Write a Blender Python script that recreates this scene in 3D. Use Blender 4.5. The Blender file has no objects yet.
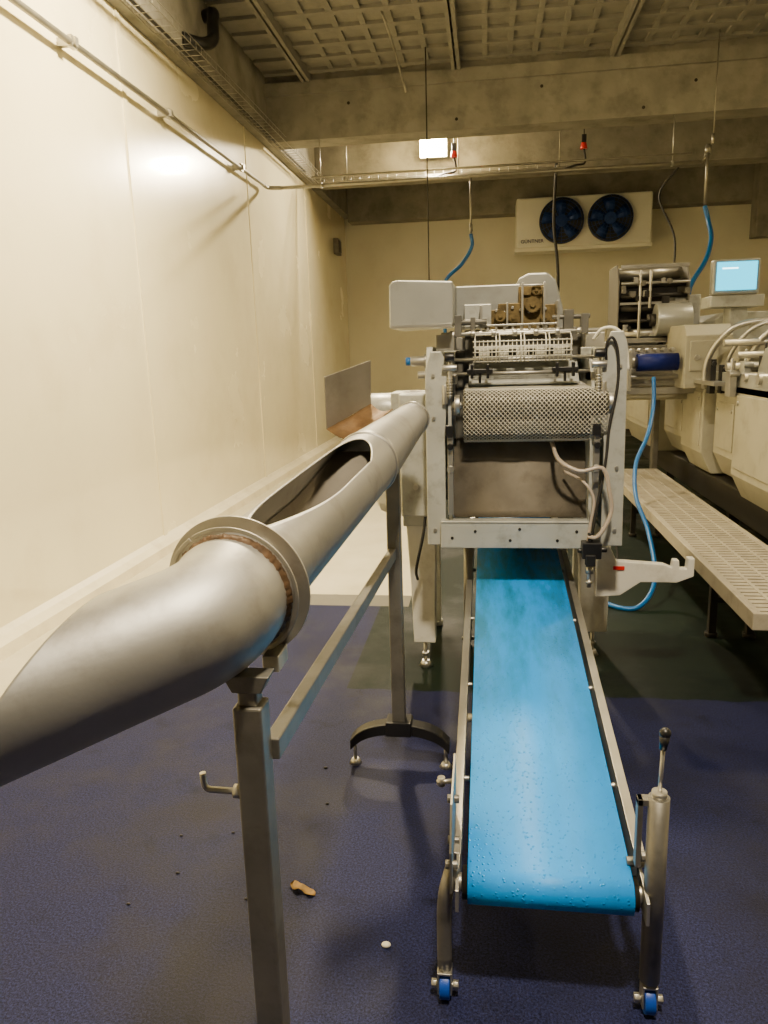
import bpy, bmesh, math, random
from mathutils import Vector, Matrix
random.seed(7)
S=bpy.context.scene
COL=S.collection
# ---------------------------------------------------------------- materials
def lin(c):
    o=[]
    for k in c[:3]:
        k=k/255.0
        o.append(k/12.92 if k<=0.04045 else ((k+0.055)/1.055)**2.4)
    return (o[0],o[1],o[2],1.0)
MC={}
def pbr(name,col,rough=0.5,metal=0.0,var=0.12,scale=8.0,bump=0.0,bscale=60.0,stretch=None,emit=None,es=0.0,rvar=0.08,dirt=None,dirtamt=0.4,dscale=3.0,coat=0.0,spec=None):
    m=bpy.data.materials.new(name); m.use_nodes=True
    nt=m.node_tree; N=nt.nodes; L=nt.links
    b=N["Principled BSDF"]
    mp=N.new("ShaderNodeMapping")
    g=N.new("ShaderNodeNewGeometry")
    L.new(g.outputs["Position"],mp.inputs["Vector"])
    if stretch: mp.inputs["Scale"].default_value=stretch
    n=N.new("ShaderNodeTexNoise"); n.inputs["Scale"].default_value=scale; n.inputs["Detail"].default_value=5
    L.new(mp.outputs[0],n.inputs["Vector"])
    c=lin(col)
    r=N.new("ShaderNodeValToRGB")
    r.color_ramp.elements[0].position=0.3; r.color_ramp.elements[1].position=0.7
    r.color_ramp.elements[0].color=tuple(min(1,x*(1-var)) for x in c[:3])+(1,)
    r.color_ramp.elements[1].color=tuple(min(1,x*(1+var)) for x in c[:3])+(1,)
    L.new(n.outputs["Fac"],r.inputs["Fac"])
    out=r.outputs["Color"]
    if dirt:
        n2=N.new("ShaderNodeTexNoise"); n2.inputs["Scale"].default_value=dscale; n2.inputs["Detail"].default_value=8; n2.inputs["Roughness"].default_value=0.65
        L.new(g.outputs["Position"],n2.inputs["Vector"])
        r2=N.new("ShaderNodeValToRGB"); r2.color_ramp.elements[0].position=0.5; r2.color_ramp.elements[1].position=0.72
        r2.color_ramp.elements[1].color=(dirtamt,)*3+(1,)
        L.new(n2.outputs["Fac"],r2.inputs["Fac"])
        mx=N.new("ShaderNodeMixRGB"); L.new(r2.outputs["Color"],mx.inputs["Fac"]); L.new(out,mx.inputs["Color1"]); mx.inputs["Color2"].default_value=lin(dirt)
        out=mx.outputs["Color"]
    L.new(out,b.inputs["Base Color"])
    mr=N.new("ShaderNodeMapRange"); mr.inputs["To Min"].default_value=max(0.02,rough-rvar); mr.inputs["To Max"].default_value=min(1,rough+rvar)
    L.new(n.outputs["Fac"],mr.inputs["Value"]); L.new(mr.outputs[0],b.inputs["Roughness"])
    b.inputs["Metallic"].default_value=metal
    if spec is not None: b.inputs["Specular IOR Level"].default_value=spec
    if coat: b.inputs["Coat Weight"].default_value=coat; b.inputs["Coat Roughness"].default_value=0.07
    if bump>0:
        n3=N.new("ShaderNodeTexNoise"); n3.inputs["Scale"].default_value=bscale; n3.inputs["Detail"].default_value=4
        L.new(mp.outputs[0],n3.inputs["Vector"])
        bp=N.new("ShaderNodeBump"); bp.inputs["Strength"].default_value=bump; bp.inputs["Distance"].default_value=0.01
        L.new(n3.outputs["Fac"],bp.inputs["Height"]); L.new(bp.outputs[0],b.inputs["Normal"])
    if emit:
        b.inputs["Emission Color"].default_value=lin(emit); b.inputs["Emission Strength"].default_value=es
    MC[name]=m
    return m
WALL=pbr("wall_gloss_paint",(240,231,194),0.26,0,0.04,1.2,0.20,1.4,dirt=(202,187,142),dirtamt=0.3,dscale=1.3,rvar=0.05,coat=1.0)
BACKW=pbr("back_wall_paint",(224,220,200),0.4,0,0.04,1.0,0.03,3,dirt=(184,176,152),dirtamt=0.25,dscale=1.2)
CONC=pbr("raw_concrete",(136,133,123),0.88,0,0.2,3.5,0.6,18,dirt=(80,76,68),dirtamt=0.55,dscale=3.4)
CONC2=pbr("ceiling_concrete",(132,130,122),0.92,0,0.18,3.0,0.5,25,dirt=(78,76,70),dirtamt=0.5,dscale=3)
STEEL=pbr("stainless_steel",(180,178,170),0.38,0.85,0.1,9,0.04,90)
TUBE=pbr("brushed_tube_steel",(158,158,156),0.5,0.8,0.1,5,0.04,70,dirt=(112,107,98),dirtamt=0.55,dscale=7,stretch=(1,0.25,1),rvar=0.1)
COLLAR=pbr("pale_collar_steel",(184,181,170),0.46,0.65,0.14,14,dirt=(126,94,56),dirtamt=0.55,dscale=12)
TUBEIN=pbr("dull_inner_steel",(122,117,108),0.55,0.55,0.15,8,dirt=(92,78,62),dirtamt=0.55,dscale=8)
RUST=pbr("stained_guide_steel",(112,86,54),0.6,0.3,0.3,16,0.2,80,dirt=(76,48,22),dirtamt=0.7,dscale=9)
SEAL=pbr("brown_joint_stain",(78,58,38),0.65,0.3,0.5,40,0.3,80)
POSTM=pbr("satin_post_steel",(130,128,121),0.45,0.75,0.15,10,0.05,60,dirt=(92,89,81),dirtamt=0.5,dscale=14)
GREY=pbr("grey_painted_metal",(176,178,172),0.42,0.3,0.08,5,dirt=(118,114,102),dirtamt=0.65,dscale=11)
LEGP=pbr("pale_leg_paint",(208,207,198),0.45,0.0,0.06,5,dirt=(156,151,136),dirtamt=0.5,dscale=10)
GREYL=pbr("light_cover_metal",(164,166,162),0.36,0.5,0.06,5,dirt=(130,128,118),dirtamt=0.45,dscale=7)
BEIGE=pbr("beige_housing_paint",(158,155,138),0.42,0.0,0.06,4,dirt=(116,110,92),dirtamt=0.5,dscale=6)
DARK=pbr("dark_grease_metal",(50,48,45),0.5,0.6,0.3,12)
MID=pbr("dull_grey_metal",(104,102,95),0.5,0.5,0.2,12)
BLACK=pbr("black_plastic",(22,22,23),0.4,0,0.2,12)
BLACKR=pbr("black_rubber_cable",(26,25,25),0.6,0,0.2,12)
BRONZE=pbr("bronze_gear_metal",(112,96,60),0.5,0.5,0.3,30,dirt=(52,44,30),dirtamt=0.7,dscale=18)
WHITEP=pbr("white_plastic",(214,212,198),0.45,0,0.05,15)
CLEAR=pbr("greyish_guard_plastic",(196,194,180),0.3,0,0.05,15)
HOSEW=pbr("cloudy_clear_hose",(160,148,136),0.3,0,0.08,15)
BLUEH=pbr("blue_hose_plastic",(8,90,158),0.35,0,0.1,10)
BLUER=pbr("blue_roller_plastic",(14,28,96),0.5,0,0.1,10,spec=0.2)
BLUEC=pbr("blue_caster_rubber",(10,65,165),0.45,0,0.1,10)
RED=pbr("red_plastic",(190,25,20),0.4,0,0.1,10)
SLAT=pbr("slat_plastic",(156,149,132),0.55,0,0.08,10,dirt=(98,90,76),dirtamt=0.5,dscale=9)
CURB=pbr("curb_coating",(228,219,188),0.4,0,0.05,3,dirt=(186,174,142),dirtamt=0.5,dscale=4)
CHUTE=pbr("worn_sheet_metal",(104,98,88),0.58,0.3,0.18,9,0,60,dirt=(66,60,51),dirtamt=0.6,dscale=7,spec=0.25)
FLAP=pbr("flap_sheet_metal",(126,122,114),0.45,0.7,0.14,10,dirt=(94,86,72),dirtamt=0.5,dscale=9)
GALV=pbr("galvanised_pipe",(150,147,136),0.4,0.8,0.15,10)
MESH=pbr("wire_mesh_steel",(206,203,188),0.4,0.5,0.06,20)
MESHB=pbr("mesh_backing_roller",(84,82,74),0.5,0.3,0.1,20)
SCREEN=pbr("lit_touch_screen",(2,30,40),0.4,0,0.02,10,emit=(30,200,232),es=3.2,spec=0.1)
SCREENL=pbr("screen_bars",(200,250,255),0.3,0,0.02,10,emit=(200,250,255),es=6)
LAMP=pbr("lamp_glass",(255,240,200),0.3,0,0.01,10,emit=(255,224,155),es=200)
LEAF=pbr("dry_leaf",(138,106,44),0.7,0,0.3,60)
WOODY=pbr("food_scrap",(205,200,185),0.7,0,0.1,60)
FANB=pbr("fan_blade_metal",(24,56,120),0.4,0.3,0.2,10)
FROST=pbr("cooler_casing_paint",(226,225,212),0.45,0.05,0.03,3)

def belt_mat():
    m=pbr("wet_blue_belt",(0,142,236),0.42,0,0.06,6,rvar=0.14,spec=0.3)
    nt=m.node_tree;N=nt.nodes;L=nt.links;b=N["Principled BSDF"];g=N.new("ShaderNodeNewGeometry")
    src=b.inputs["Base Color"].links[0].from_socket
    sp=N.new("ShaderNodeSeparateXYZ"); L.new(g.outputs["Position"],sp.inputs[0])
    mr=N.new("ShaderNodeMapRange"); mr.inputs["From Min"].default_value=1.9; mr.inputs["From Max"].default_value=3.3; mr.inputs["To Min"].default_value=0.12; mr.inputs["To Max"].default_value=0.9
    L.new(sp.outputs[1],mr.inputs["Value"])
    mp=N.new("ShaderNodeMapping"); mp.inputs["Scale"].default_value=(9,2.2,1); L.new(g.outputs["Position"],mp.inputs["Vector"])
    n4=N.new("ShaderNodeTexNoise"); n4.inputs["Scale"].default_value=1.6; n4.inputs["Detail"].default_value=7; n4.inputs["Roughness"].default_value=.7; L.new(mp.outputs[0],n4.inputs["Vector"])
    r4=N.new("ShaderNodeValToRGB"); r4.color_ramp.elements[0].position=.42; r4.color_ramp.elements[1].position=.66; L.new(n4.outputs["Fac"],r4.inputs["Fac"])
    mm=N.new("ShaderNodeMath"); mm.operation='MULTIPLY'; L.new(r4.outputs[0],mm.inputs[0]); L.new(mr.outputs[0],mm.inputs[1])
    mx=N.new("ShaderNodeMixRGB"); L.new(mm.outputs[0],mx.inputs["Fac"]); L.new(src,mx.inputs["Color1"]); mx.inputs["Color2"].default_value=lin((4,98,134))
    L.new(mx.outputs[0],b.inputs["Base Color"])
    v=N.new("ShaderNodeTexVoronoi"); v.inputs["Scale"].default_value=80
    L.new(g.outputs["Position"],v.inputs["Vector"])
    r=N.new("ShaderNodeValToRGB"); r.color_ramp.elements[0].position=0.06; r.color_ramp.elements[1].position=0.28
    r.color_ramp.elements[0].color=(1,1,1,1); r.color_ramp.elements[1].color=(0,0,0,1)
    L.new(v.outputs["Distance"],r.inputs["Fac"])
    n=N.new("ShaderNodeTexNoise"); n.inputs["Scale"].default_value=7; L.new(g.outputs["Position"],n.inputs["Vector"])
    r2=N.new("ShaderNodeValToRGB"); r2.color_ramp.elements[0].position=0.34; r2.color_ramp.elements[1].position=0.5
    L.new(n.outputs["Fac"],r2.inputs["Fac"])
    mu=N.new("ShaderNodeMath"); mu.operation='MULTIPLY'; L.new(r.outputs[0],mu.inputs[0]); L.new(r2.outputs[0],mu.inputs[1])
    bp=N.new("ShaderNodeBump"); bp.inputs["Strength"].default_value=0.6; bp.inputs["Distance"].default_value=0.004
    L.new(mu.outputs[0],bp.inputs["Height"]); L.new(bp.outputs[0],b.inputs["Normal"])
    # wet patches and droplets are smoother than the dry belt
    rs_=N.new("ShaderNodeMapRange"); rs_.inputs["To Min"].default_value=0.5; rs_.inputs["To Max"].default_value=0.1
    L.new(mu.outputs[0],rs_.inputs["Value"]); L.new(rs_.outputs[0],b.inputs["Roughness"])
    return m
BELT=belt_mat()

def floor_mat():
    m=bpy.data.materials.new("resin_floor"); m.use_nodes=True
    nt=m.node_tree;N=nt.nodes;L=nt.links;b=N["Principled BSDF"]
    g=N.new("ShaderNodeNewGeometry"); sp=N.new("ShaderNodeSeparateXYZ"); L.new(g.outputs["Position"],sp.inputs[0])
    def math_(op,a,bv):
        n=N.new("ShaderNodeMath"); n.operation=op
        for i,x in enumerate((a,bv)):
            if isinstance(x,(int,float)): n.inputs[i].default_value=x
            else: L.new(x,n.inputs[i])
        return n.outputs[0]
    def noise(s,d=6,rr=0.6):
        n=N.new("ShaderNodeTexNoise"); n.inputs["Scale"].default_value=s; n.inputs["Detail"].default_value=d; n.inputs["Roughness"].default_value=rr
        L.new(g.outputs["Position"],n.inputs["Vector"]); return n.outputs["Fac"]
    def ramp(f,p0,p1,c0=(0,0,0,1),c1=(1,1,1,1)):
        r=N.new("ShaderNodeValToRGB"); r.color_ramp.elements[0].position=p0; r.color_ramp.elements[1].position=p1
        r.color_ramp.elements[0].color=c0; r.color_ramp.elements[1].color=c1; L.new(f,r.inputs["Fac"]); return r.outputs["Color"]
    def mix(f,a,c,bt='MIX'):
        n=N.new("ShaderNodeMixRGB"); n.blend_type=bt
        if isinstance(f,(int,float)): n.inputs[0].default_value=f
        else: L.new(f,n.inputs[0])
        for i,x in ((1,a),(2,c)):
            if isinstance(x,tuple): n.inputs[i].default_value=x
            else: L.new(x,n.inputs[i])
        return n.outputs[0]
    x,y=sp.outputs[0],sp.outputs[1]
    wob=math_('MULTIPLY',math_('SUBTRACT',noise(9),0.5),0.06)
    yw=math_('ADD',y,wob)
    speck=noise(150,3,0.9)
    purple=ramp(speck,0.40,0.64,lin((7,9,32)),lin((40,46,90)))
    green=ramp(speck,0.40,0.64,lin((6,17,12)),lin((20,37,28)))
    pale=ramp(noise(3),0.3,0.7,lin((196,188,160)),lin((210,203,178)))
    isg=math_('MULTIPLY',math_('GREATER_THAN',yw,3.3),math_('GREATER_THAN',x,-0.68))
    c=mix(isg,purple,green)
    st=ramp(noise(1.6,9,0.62),0.46,0.66)
    c=mix(math_('MULTIPLY',st,0.62),c,lin((3,4,14)))
    st2=ramp(noise(6,8,0.6),0.58,0.70)
    c=mix(math_('MULTIPLY',st2,0.45),c,lin((3,4,12)))
    isp=math_('MAXIMUM',math_('MULTIPLY',math_('GREATER_THAN',yw,4.72),math_('LESS_THAN',x,-0.5)),math_('LESS_THAN',x,-2.05))
    c=mix(isp,c,pale)
    strip=math_('MULTIPLY',math_('MULTIPLY',math_('GREATER_THAN',y,4.5),math_('LESS_THAN',y,4.72)),math_('LESS_THAN',x,-0.5))
    c=mix(strip,c,lin((110,108,100)))
    L.new(c,b.inputs["Base Color"])
    wet=ramp(noise(1.6,9,0.62),0.46,0.66,(0.62,0.62,0.62,1),(0.36,0.36,0.36,1))
    L.new(wet,b.inputs["Roughness"])
    b.inputs["Specular IOR Level"].default_value=0.16
    bp=N.new("ShaderNodeBump"); bp.inputs["Strength"].default_value=0.35; bp.inputs["Distance"].default_value=0.004
    L.new(speck,bp.inputs["Height"]); L.new(bp.outputs[0],b.inputs["Normal"])
    return m
FLOOR=floor_mat()

# ---------------------------------------------------------------- mesh builder
WO={}
def cat(pts,k=8):
    P=[Vector(p) for p in pts]; P=[P[0]*2-P[1]]+P+[P[-1]*2-P[-2]]; o=[]
    for i in range(1,len(P)-2):
        a,b,c,d=P[i-1:i+3]
        for j in range(k):
            t=j/k
            o.append(0.5*((2*b)+(c-a)*t+(2*a-5*b+4*c-d)*t*t+(3*b-a-3*c+d)*t**3))
    o.append(P[-2]); return o
class MB:
    def __init__(s): s.v=[];s.f=[];s.s=[];s.m=[]
    def add(s,vs,fs,sm=False,mi=0):
        o=len(s.v); s.v+= [Vector(v) for v in vs]
        for i,f in enumerate(fs):
            s.f.append([o+k for k in f]); s.s.append(sm if isinstance(sm,bool) else sm[i]); s.m.append(mi)
        return s
    def box(s,x0,x1,y0,y1,z0,z1,mi=0,M=None):
        vs=[Vector((x,y,z)) for z in(z0,z1) for y in(y0,y1) for x in(x0,x1)]
        if M is not None:
            c=Vector(((x0+x1)/2,(y0+y1)/2,(z0+z1)/2)); vs=[c+M@(v-c) for v in vs]
        return s.add(vs,[(0,2,3,1),(4,5,7,6),(0,1,5,4),(2,6,7,3),(0,4,6,2),(1,3,7,5)],False,mi)
    def cyl(s,p0,p1,r,r2=None,n=20,mi=0,caps=True):
        p0=Vector(p0);p1=Vector(p1); r2=r if r2 is None else r2
        d=(p1-p0).normalized(); a=d.orthogonal().normalized(); b=d.cross(a)
        vs=[];fs=[];sm=[]
        for (p,q) in((p0,r),(p1,r2)):
            for i in range(n):
                t=2*math.pi*i/n; vs.append(p+q*(math.cos(t)*a+math.sin(t)*b))
        for i in range(n):
            j=(i+1)%n; fs.append((i,j,n+j,n+i)); sm.append(True)
        if caps:
            fs.append(tuple(range(n-1,-1,-1))); fs.append(tuple(range(n,2*n))); sm+=[False,False]
        return s.add(vs,fs,sm,mi)
    def path(s,pts,r,n=10,mi=0,closed=False,flat=1.0):
        P=[Vector(p) for p in pts]; m=len(P); vs=[];fs=[]
        d0=(P[1]-P[0]).normalized(); a=d0.orthogonal().normalized()
        if abs(d0.z)<0.9: a=(Vector((0,0,1))-d0*d0.z).normalized()
        for i in range(m):
            if closed: d=(P[(i+1)%m]-P[i-1]).normalized()
            else:
                d=(P[min(i+1,m-1)]-P[max(i-1,0)]).normalized()
            a=(a-d*a.dot(d)).normalized(); b=d.cross(a)
            for k in range(n):
                t=2*math.pi*k/n; vs.append(P[i]+r*(math.cos(t)*a+math.sin(t)*b*flat))
        for i in range(m if closed else m-1):
            j=(i+1)%m
            for k in range(n):
                l=(k+1)%n; fs.append((i*n+k,i*n+l,j*n+l,j*n+k))
        sm=[True]*len(fs)
        if not closed:
            fs.append(tuple(range(n-1,-1,-1))); fs.append(tuple(range((m-1)*n,m*n))); sm+=[False,False]
        return s.add(vs,fs,sm,mi)
    def prism(s,poly,ax,a0,a1,mi=0):
        def P(p,a): return {'x':(a,p[0],p[1]),'y':(p[0],a,p[1]),'z':(p[0],p[1],a)}[ax]
        n=len(poly); vs=[P(p,a0) for p in poly]+[P(p,a1) for p in poly]
        fs=[(i,(i+1)%n,n+(i+1)%n,n+i) for i in range(n)]+[tuple(range(n-1,-1,-1)),tuple(range(n,2*n))]
        return s.add(vs,fs,False,mi)
    def grid(s,rows,mi=0,sm=True):
        nr=len(rows);nc=len(rows[0]); vs=[v for r in rows for v in r]
        fs=[(i*nc+j,i*nc+j+1,(i+1)*nc+j+1,(i+1)*nc+j) for i in range(nr-1) for j in range(nc-1)]
        return s.add(vs,fs,sm,mi)
    def ring(s,c,ax,ro,ri,th,n=48,mi=0,a0=0,a1=360):
        c=Vector(c);d=Vector(ax).normalized()
        up=Vector((0,0,1)) if abs(d.z)<0.9 else Vector((0,1,0))
        a=(up-d*up.dot(d)).normalized(); b=a.cross(d)
        full=(a1-a0)>=360; m=n if full else n+1; vs=[]
        for i in range(m):
            t=math.radians(a0+(a1-a0)*i/n)
            e=math.cos(t)*a+math.sin(t)*b
            vs+=[c+e*ri-d*th/2,c+e*ro-d*th/2,c+e*ro+d*th/2,c+e*ri+d*th/2]
        fs=[]
        for i in range(n):
            j=(i+1)%m
            for k in range(4): fs.append((i*4+k,i*4+(k+1)%4,j*4+(k+1)%4,j*4+k))
        if not full: fs+=[(0,1,2,3),(n*4+3,n*4+2,n*4+1,n*4)]
        return s.add(vs,fs,False,mi)
    def ball(s,c,r,n=12,mi=0,sc=(1,1,1)):
        c=Vector(c);rows=[]
        for i in range(n//2+1):
            p=math.pi*i/(n//2)
            rows.append([c+Vector((r*sc[0]*math.sin(p)*math.cos(2*math.pi*j/n),r*sc[1]*math.sin(p)*math.sin(2*math.pi*j/n),r*sc[2]*math.cos(p))) for j in range(n+1)])
        return s.grid(rows,mi)
    def obj(s,name,mats,parent=None,bevel=0.0,label=None,merge=False,solid=0,wire=0,kind=None,cat=None,origin=None,group=None):
        if not isinstance(mats,(list,tuple)): mats=[mats]
        lo=Vector([min(v[i] for v in s.v) for i in range(3)]);hi=Vector([max(v[i] for v in s.v) for i in range(3)])
        if origin is None: O=(lo+hi)/2
        else: O=Vector(origin)
        if parent is None and origin is None: O.z=lo.z
        me=bpy.data.meshes.new(name); me.from_pydata([tuple(v-O) for v in s.v],[],s.f)
        me.polygons.foreach_set("use_smooth",s.s); me.polygons.foreach_set("material_index",s.m)
        for m in mats: me.materials.append(m)
        bm=bmesh.new(); bm.from_mesh(me)
        if merge: bmesh.ops.remove_doubles(bm,verts=bm.verts,dist=1e-5)
        bmesh.ops.recalc_face_normals(bm,faces=bm.faces); bm.to_mesh(me); bm.free()
        o=bpy.data.objects.new(name,me); COL.objects.link(o); WO[o.name]=O.copy()
        if parent is not None: o.parent=parent; o.location=O-WO[parent.name]
        else: o.location=O
        if wire:
            w=o.modifiers.new("wire",'WIREFRAME'); w.thickness=wire; w.use_even_offset=False
        if solid:
            q=o.modifiers.new("thick",'SOLIDIFY'); q.thickness=solid; q.offset=0
        if bevel>0:
            b=o.modifiers.new("bevel",'BEVEL'); b.width=bevel; b.segments=2; b.limit_method='ANGLE'; b.angle_limit=math.radians(40)
        if label: o["label"]=label
        if kind: o["kind"]=kind
        if cat: o["category"]=cat
        if group: o["group"]=group
        return o
def root(name,loc,label,category,group=None):
    o=bpy.data.objects.new(name,None); o.empty_display_size=0.1; COL.objects.link(o); o.location=loc; WO[o.name]=Vector(loc)
    o["label"]=label; o["category"]=category
    if group: o["group"]=group
    return o

# ---------------------------------------------------------------- room shell
XL,XR,YB,YN=-2.75,6.0,15.1,-4.0
def st(mb,name,mat,label,**k): return mb.obj(name,mat,label=label,kind="structure",**k)
st(MB().box(XL-.2,XR+.2,YN,YB+.2,-.12,0),"floor",FLOOR,"speckled dark purple and green resin factory floor with wet stains")
w=MB()
seams=[-0.1,2.9,5.88,8.9,11.8,YB]
y0=YN
for ys in seams:
    w.box(XL-.15,XL,y0,ys-.008,0,4.17); y0=ys+.008
    if ys<YB: w.box(XL-.01,XL+.010,ys-.03,ys+.03,0,4.17)
w.box(XL-.15,XL-.012,YN,YB,0,4.17)
st(w,"wall_left",WALL,"glossy cream wall panels with vertical seams")
st(MB().box(XL-.15,XR+.15,YB,YB+.15,0,4.9),"wall_back",BACKW,"cream painted rear wall")
st(MB().box(XR,XR+.15,YN,YB,0,4.9),"wall_right",BACKW,"cream painted side wall")
c=MB(); ZC=4.86
c.box(XL-.15,XR+.15,YN,YB+.15,ZC,ZC+.12)
x=-2.11
while x<XR-1: 
    c.box(x-.05,x-.012,4.5,YB,ZC-.12,ZC); c.box(x+.012,x+.05,4.5,YB,ZC-.12,ZC)
    for j in range(1,6): 
        xx=x+.05+j*(1.76-.1)/6
        if xx<XR: c.box(xx-.03,xx+.03,5,YB,ZC-.03,ZC)
    x+=1.76
yy=5.0
while yy<YB:
    c.box(-2.6,XR,yy-.045,yy+.045,ZC-.035,ZC); yy+=.36
st(c,"ceiling",CONC2,"coffered raw concrete ceiling with long ribs",bevel=0)
st(MB().box(XL-.15,-2.62,YN,YB,4.17,4.86),"trim_1",CONC,"stained concrete ledge along the top of the wall",bevel=.01)
hm=MB().box(-2.62,XR,9.43,9.78,4.13,4.86).box(-2.62,XR,9.38,9.86,4.62,4.76)
for hx,hz in((-1.62,4.50),(-.35,4.24),(.62,4.52),(1.75,4.22),(2.30,4.46),(3.1,4.50)):
    hm.cyl((hx,9.427,hz),(hx,9.44,hz),.018,n=12,mi=1)
st(hm,"trim_2",[CONC,DARK],"stained concrete cross beam with small anchor holes",bevel=0)
st(MB().box(-2.62,XR,12.0,12.4,4.17,4.86),"trim_3",CONC,"stained concrete cross beam",bevel=.015)
st(MB().box(-2.62,XR,14.7,15.1,4.05,4.86),"trim_4",CONC,"stained concrete cross beam over the rear wall",bevel=.015)
st(MB().box(4.65,5.1,14.4,14.75,3.4,4.86),"trim_5",CONC,"concrete corbel against the rear wall",bevel=.015)
st(MB().prism([(XL,0),(XL+.10,0),(XL+.09,.07),(XL+.03,.10),(XL,.13)],'y',YN,YB),"baseboard_left",CURB,"pale coated curb along the wall")

# ---------------------------------------------------------------- steel tube
T=root("steel_feed_tube",(-.4,1.6,1.2),"large brushed stainless steel tube with bent scoop end and open trough","steel tube")
def frame(d):
    d=Vector(d).normalized(); r=d.cross(Vector((0,0,1))).normalized(); return d,r,r.cross(d)
A0=Vector((-.445,1.2,1.193)); A1=Vector((-.30,3.02,1.335))
dA=(A1-A0).normalized()
def body(sa,sb,ra,rb,ns,cut=None,roll=0.0):
    d,r,u=frame(dA); rows=[]; NT=72
    for i in range(ns+1):
        s=sa+(sb-sa)*i/ns; c0=A0+dA*s; rad=ra+(rb-ra)*i/ns
        a=0.0
        if cut and cut[0]<s<cut[1]:
            t=(s-cut[0])/(cut[1]-cut[0]); a=cut[2]*(math.sin(math.pi*min(.5,t*.95)))**0.75*(min(1,(1-t)/0.16))**0.5
        row=[]
        for j in range(NT+1):
            th=math.pi/2+roll+a+(2*math.pi-2*a)*j/NT
            row.append(c0+rad*(math.cos(th)*r+math.sin(th)*u))
        rows.append(row)
    return rows
MB().grid(body(0,1.02,.098,.094,140,(0.05,.92,.70),-.16)).obj("trough_section",TUBE,T,merge=True,solid=.004,label="steel tube section with long oval opening on top")
MB().grid(body(1.00,1.82,.097,.064,16)).obj("rear_section",TUBE,T,merge=True,solid=.004)
d,r_,u_=frame(dA)
MB().ring(A0+dA*1.01,dA,.101,.088,.008).obj("weld_collar",STEEL,T,bevel=.002)
MB().ring(A0+dA*1.82,dA,.071,.055,.018).obj("end_collar",STEEL,T,bevel=.002)
rows=[]
for i in range(21):
    s=.06+.90*i/20; row=[]
    f=max(0,(s-.58)/.38)
    for j in range(17):
        th=math.pi+math.pi*j/16
        vx=.090*math.cos(th); vu=.090*math.sin(th)
        vu=vu*(1-f**1.6)+f**1.6*.05
        wd_=math.sqrt(max(0,.090**2-max(-.090,min(.090,vu))**2)); vx=max(-wd_,min(wd_,vx))
        row.append(A0+dA*s+r_*vx+u_*vu)
    rows.append(row)
MB().grid(rows).obj("trough_liner",TUBEIN,T,label="dull soiled steel liner inside the opening")
MB().ring(A0+Vector((0,.03,0)),dA,.136,.097,.004,n=72).obj("collar_plate",COLLAR,T,bevel=.001,label="thin flat pale steel collar plate")
MB().ring(A0+Vector((0,-.002,0)),dA,.123,.115,.003,n=72,a0=35,a1=392).obj("collar_ring",COLLAR,T,bevel=.001,label="thin worn rust-stained steel ring")
NJ=180
rows=[[],[],[]]
for j in range(NJ+1):
    t=2*math.pi*(j%NJ)/NJ; e=math.cos(t)*r_+math.sin(t)*u_; q=random.Random(j%NJ).random()
    rows[0].append(A0+e*.105+Vector((0,-.016-.006*q,0))); rows[1].append(A0+e*(.108+.005*q)+Vector((0,-.004,0))); rows[2].append(A0+e*.104+Vector((0,.02,0)))
MB().grid(rows).obj("joint_seal",SEAL,T,merge=True,label="ragged brown stained weld joint")
MB().box(A0.x+.055,A0.x+.085,A0.y-.03,A0.y+.03,A0.z-.135,A0.z-.105).obj("ring_clamp",COLLAR,T,bevel=.002)
RS=.1035
rows=[];NT=96
path=[];R=.13;ang=math.radians(54)
p=Vector((A0.x,A0.y-.02,A0.z))
for i in range(13):
    a=ang*i/12
    c0=Vector((p.x-R*(1-math.cos(a)),p.y-.01-R*math.sin(a),p.z-.03*a))
    dd=Vector((-math.sin(a),-math.cos(a),-.22*a/ang)).normalized()
    path.append((c0,dd))
path.insert(0,(p+Vector((0,.05,0)),Vector((0,-1,0))))
def ringp(c0,dd,rad):
    d,r,u=frame(dd); return [c0+rad*(math.cos(2*math.pi*j/NT)*r+math.sin(2*math.pi*j/NT)*u) for j in range(NT+1)]
for c0,dd in path: rows.append(ringp(c0,dd,RS))
c0,dd=path[-1]; base=rows[-1]
for i in range(1,29):
    row=[]
    for j in range(NT+1):
        th=2*math.pi*j/NT; k=math.sin(th)*.62+math.cos(th)*.78
        Lh=.048+.29*(1-k)/2+.18*max(0,-math.sin(th))
        row.append(base[j]+dd*Lh*i/28)
    rows.append(row)
MB().grid(rows).obj("scoop_end",TUBE,T,merge=True,solid=.003,label="bent brushed steel scoop with slanted cut end")
MB().grid([[(-.591,2.70,1.52),(-.44,2.85,1.574)],[(-.591,2.70,1.33),(-.445,2.85,1.41)]],sm=False).obj("flap_plate",FLAP,T,solid=.004,label="upright worn sheet metal flap")
rows=[]
for i in range(9):
    t=i/8
    rows.append([(-.591+.20*t,2.70-.10*t,1.33-.045*math.sin(math.pi*t)+.02*t),(-.52+.15*t,2.775-.07*t,1.365-.035*math.sin(math.pi*t)+.015*t),(-.445+.09*t,2.85-.03*t,1.41-.02*math.sin(math.pi*t)-.02*t)])
MB().grid(rows).obj("guide_plate",RUST,T,solid=.004,label="rusty curved scoop plate joining the flap to the tube")
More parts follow.
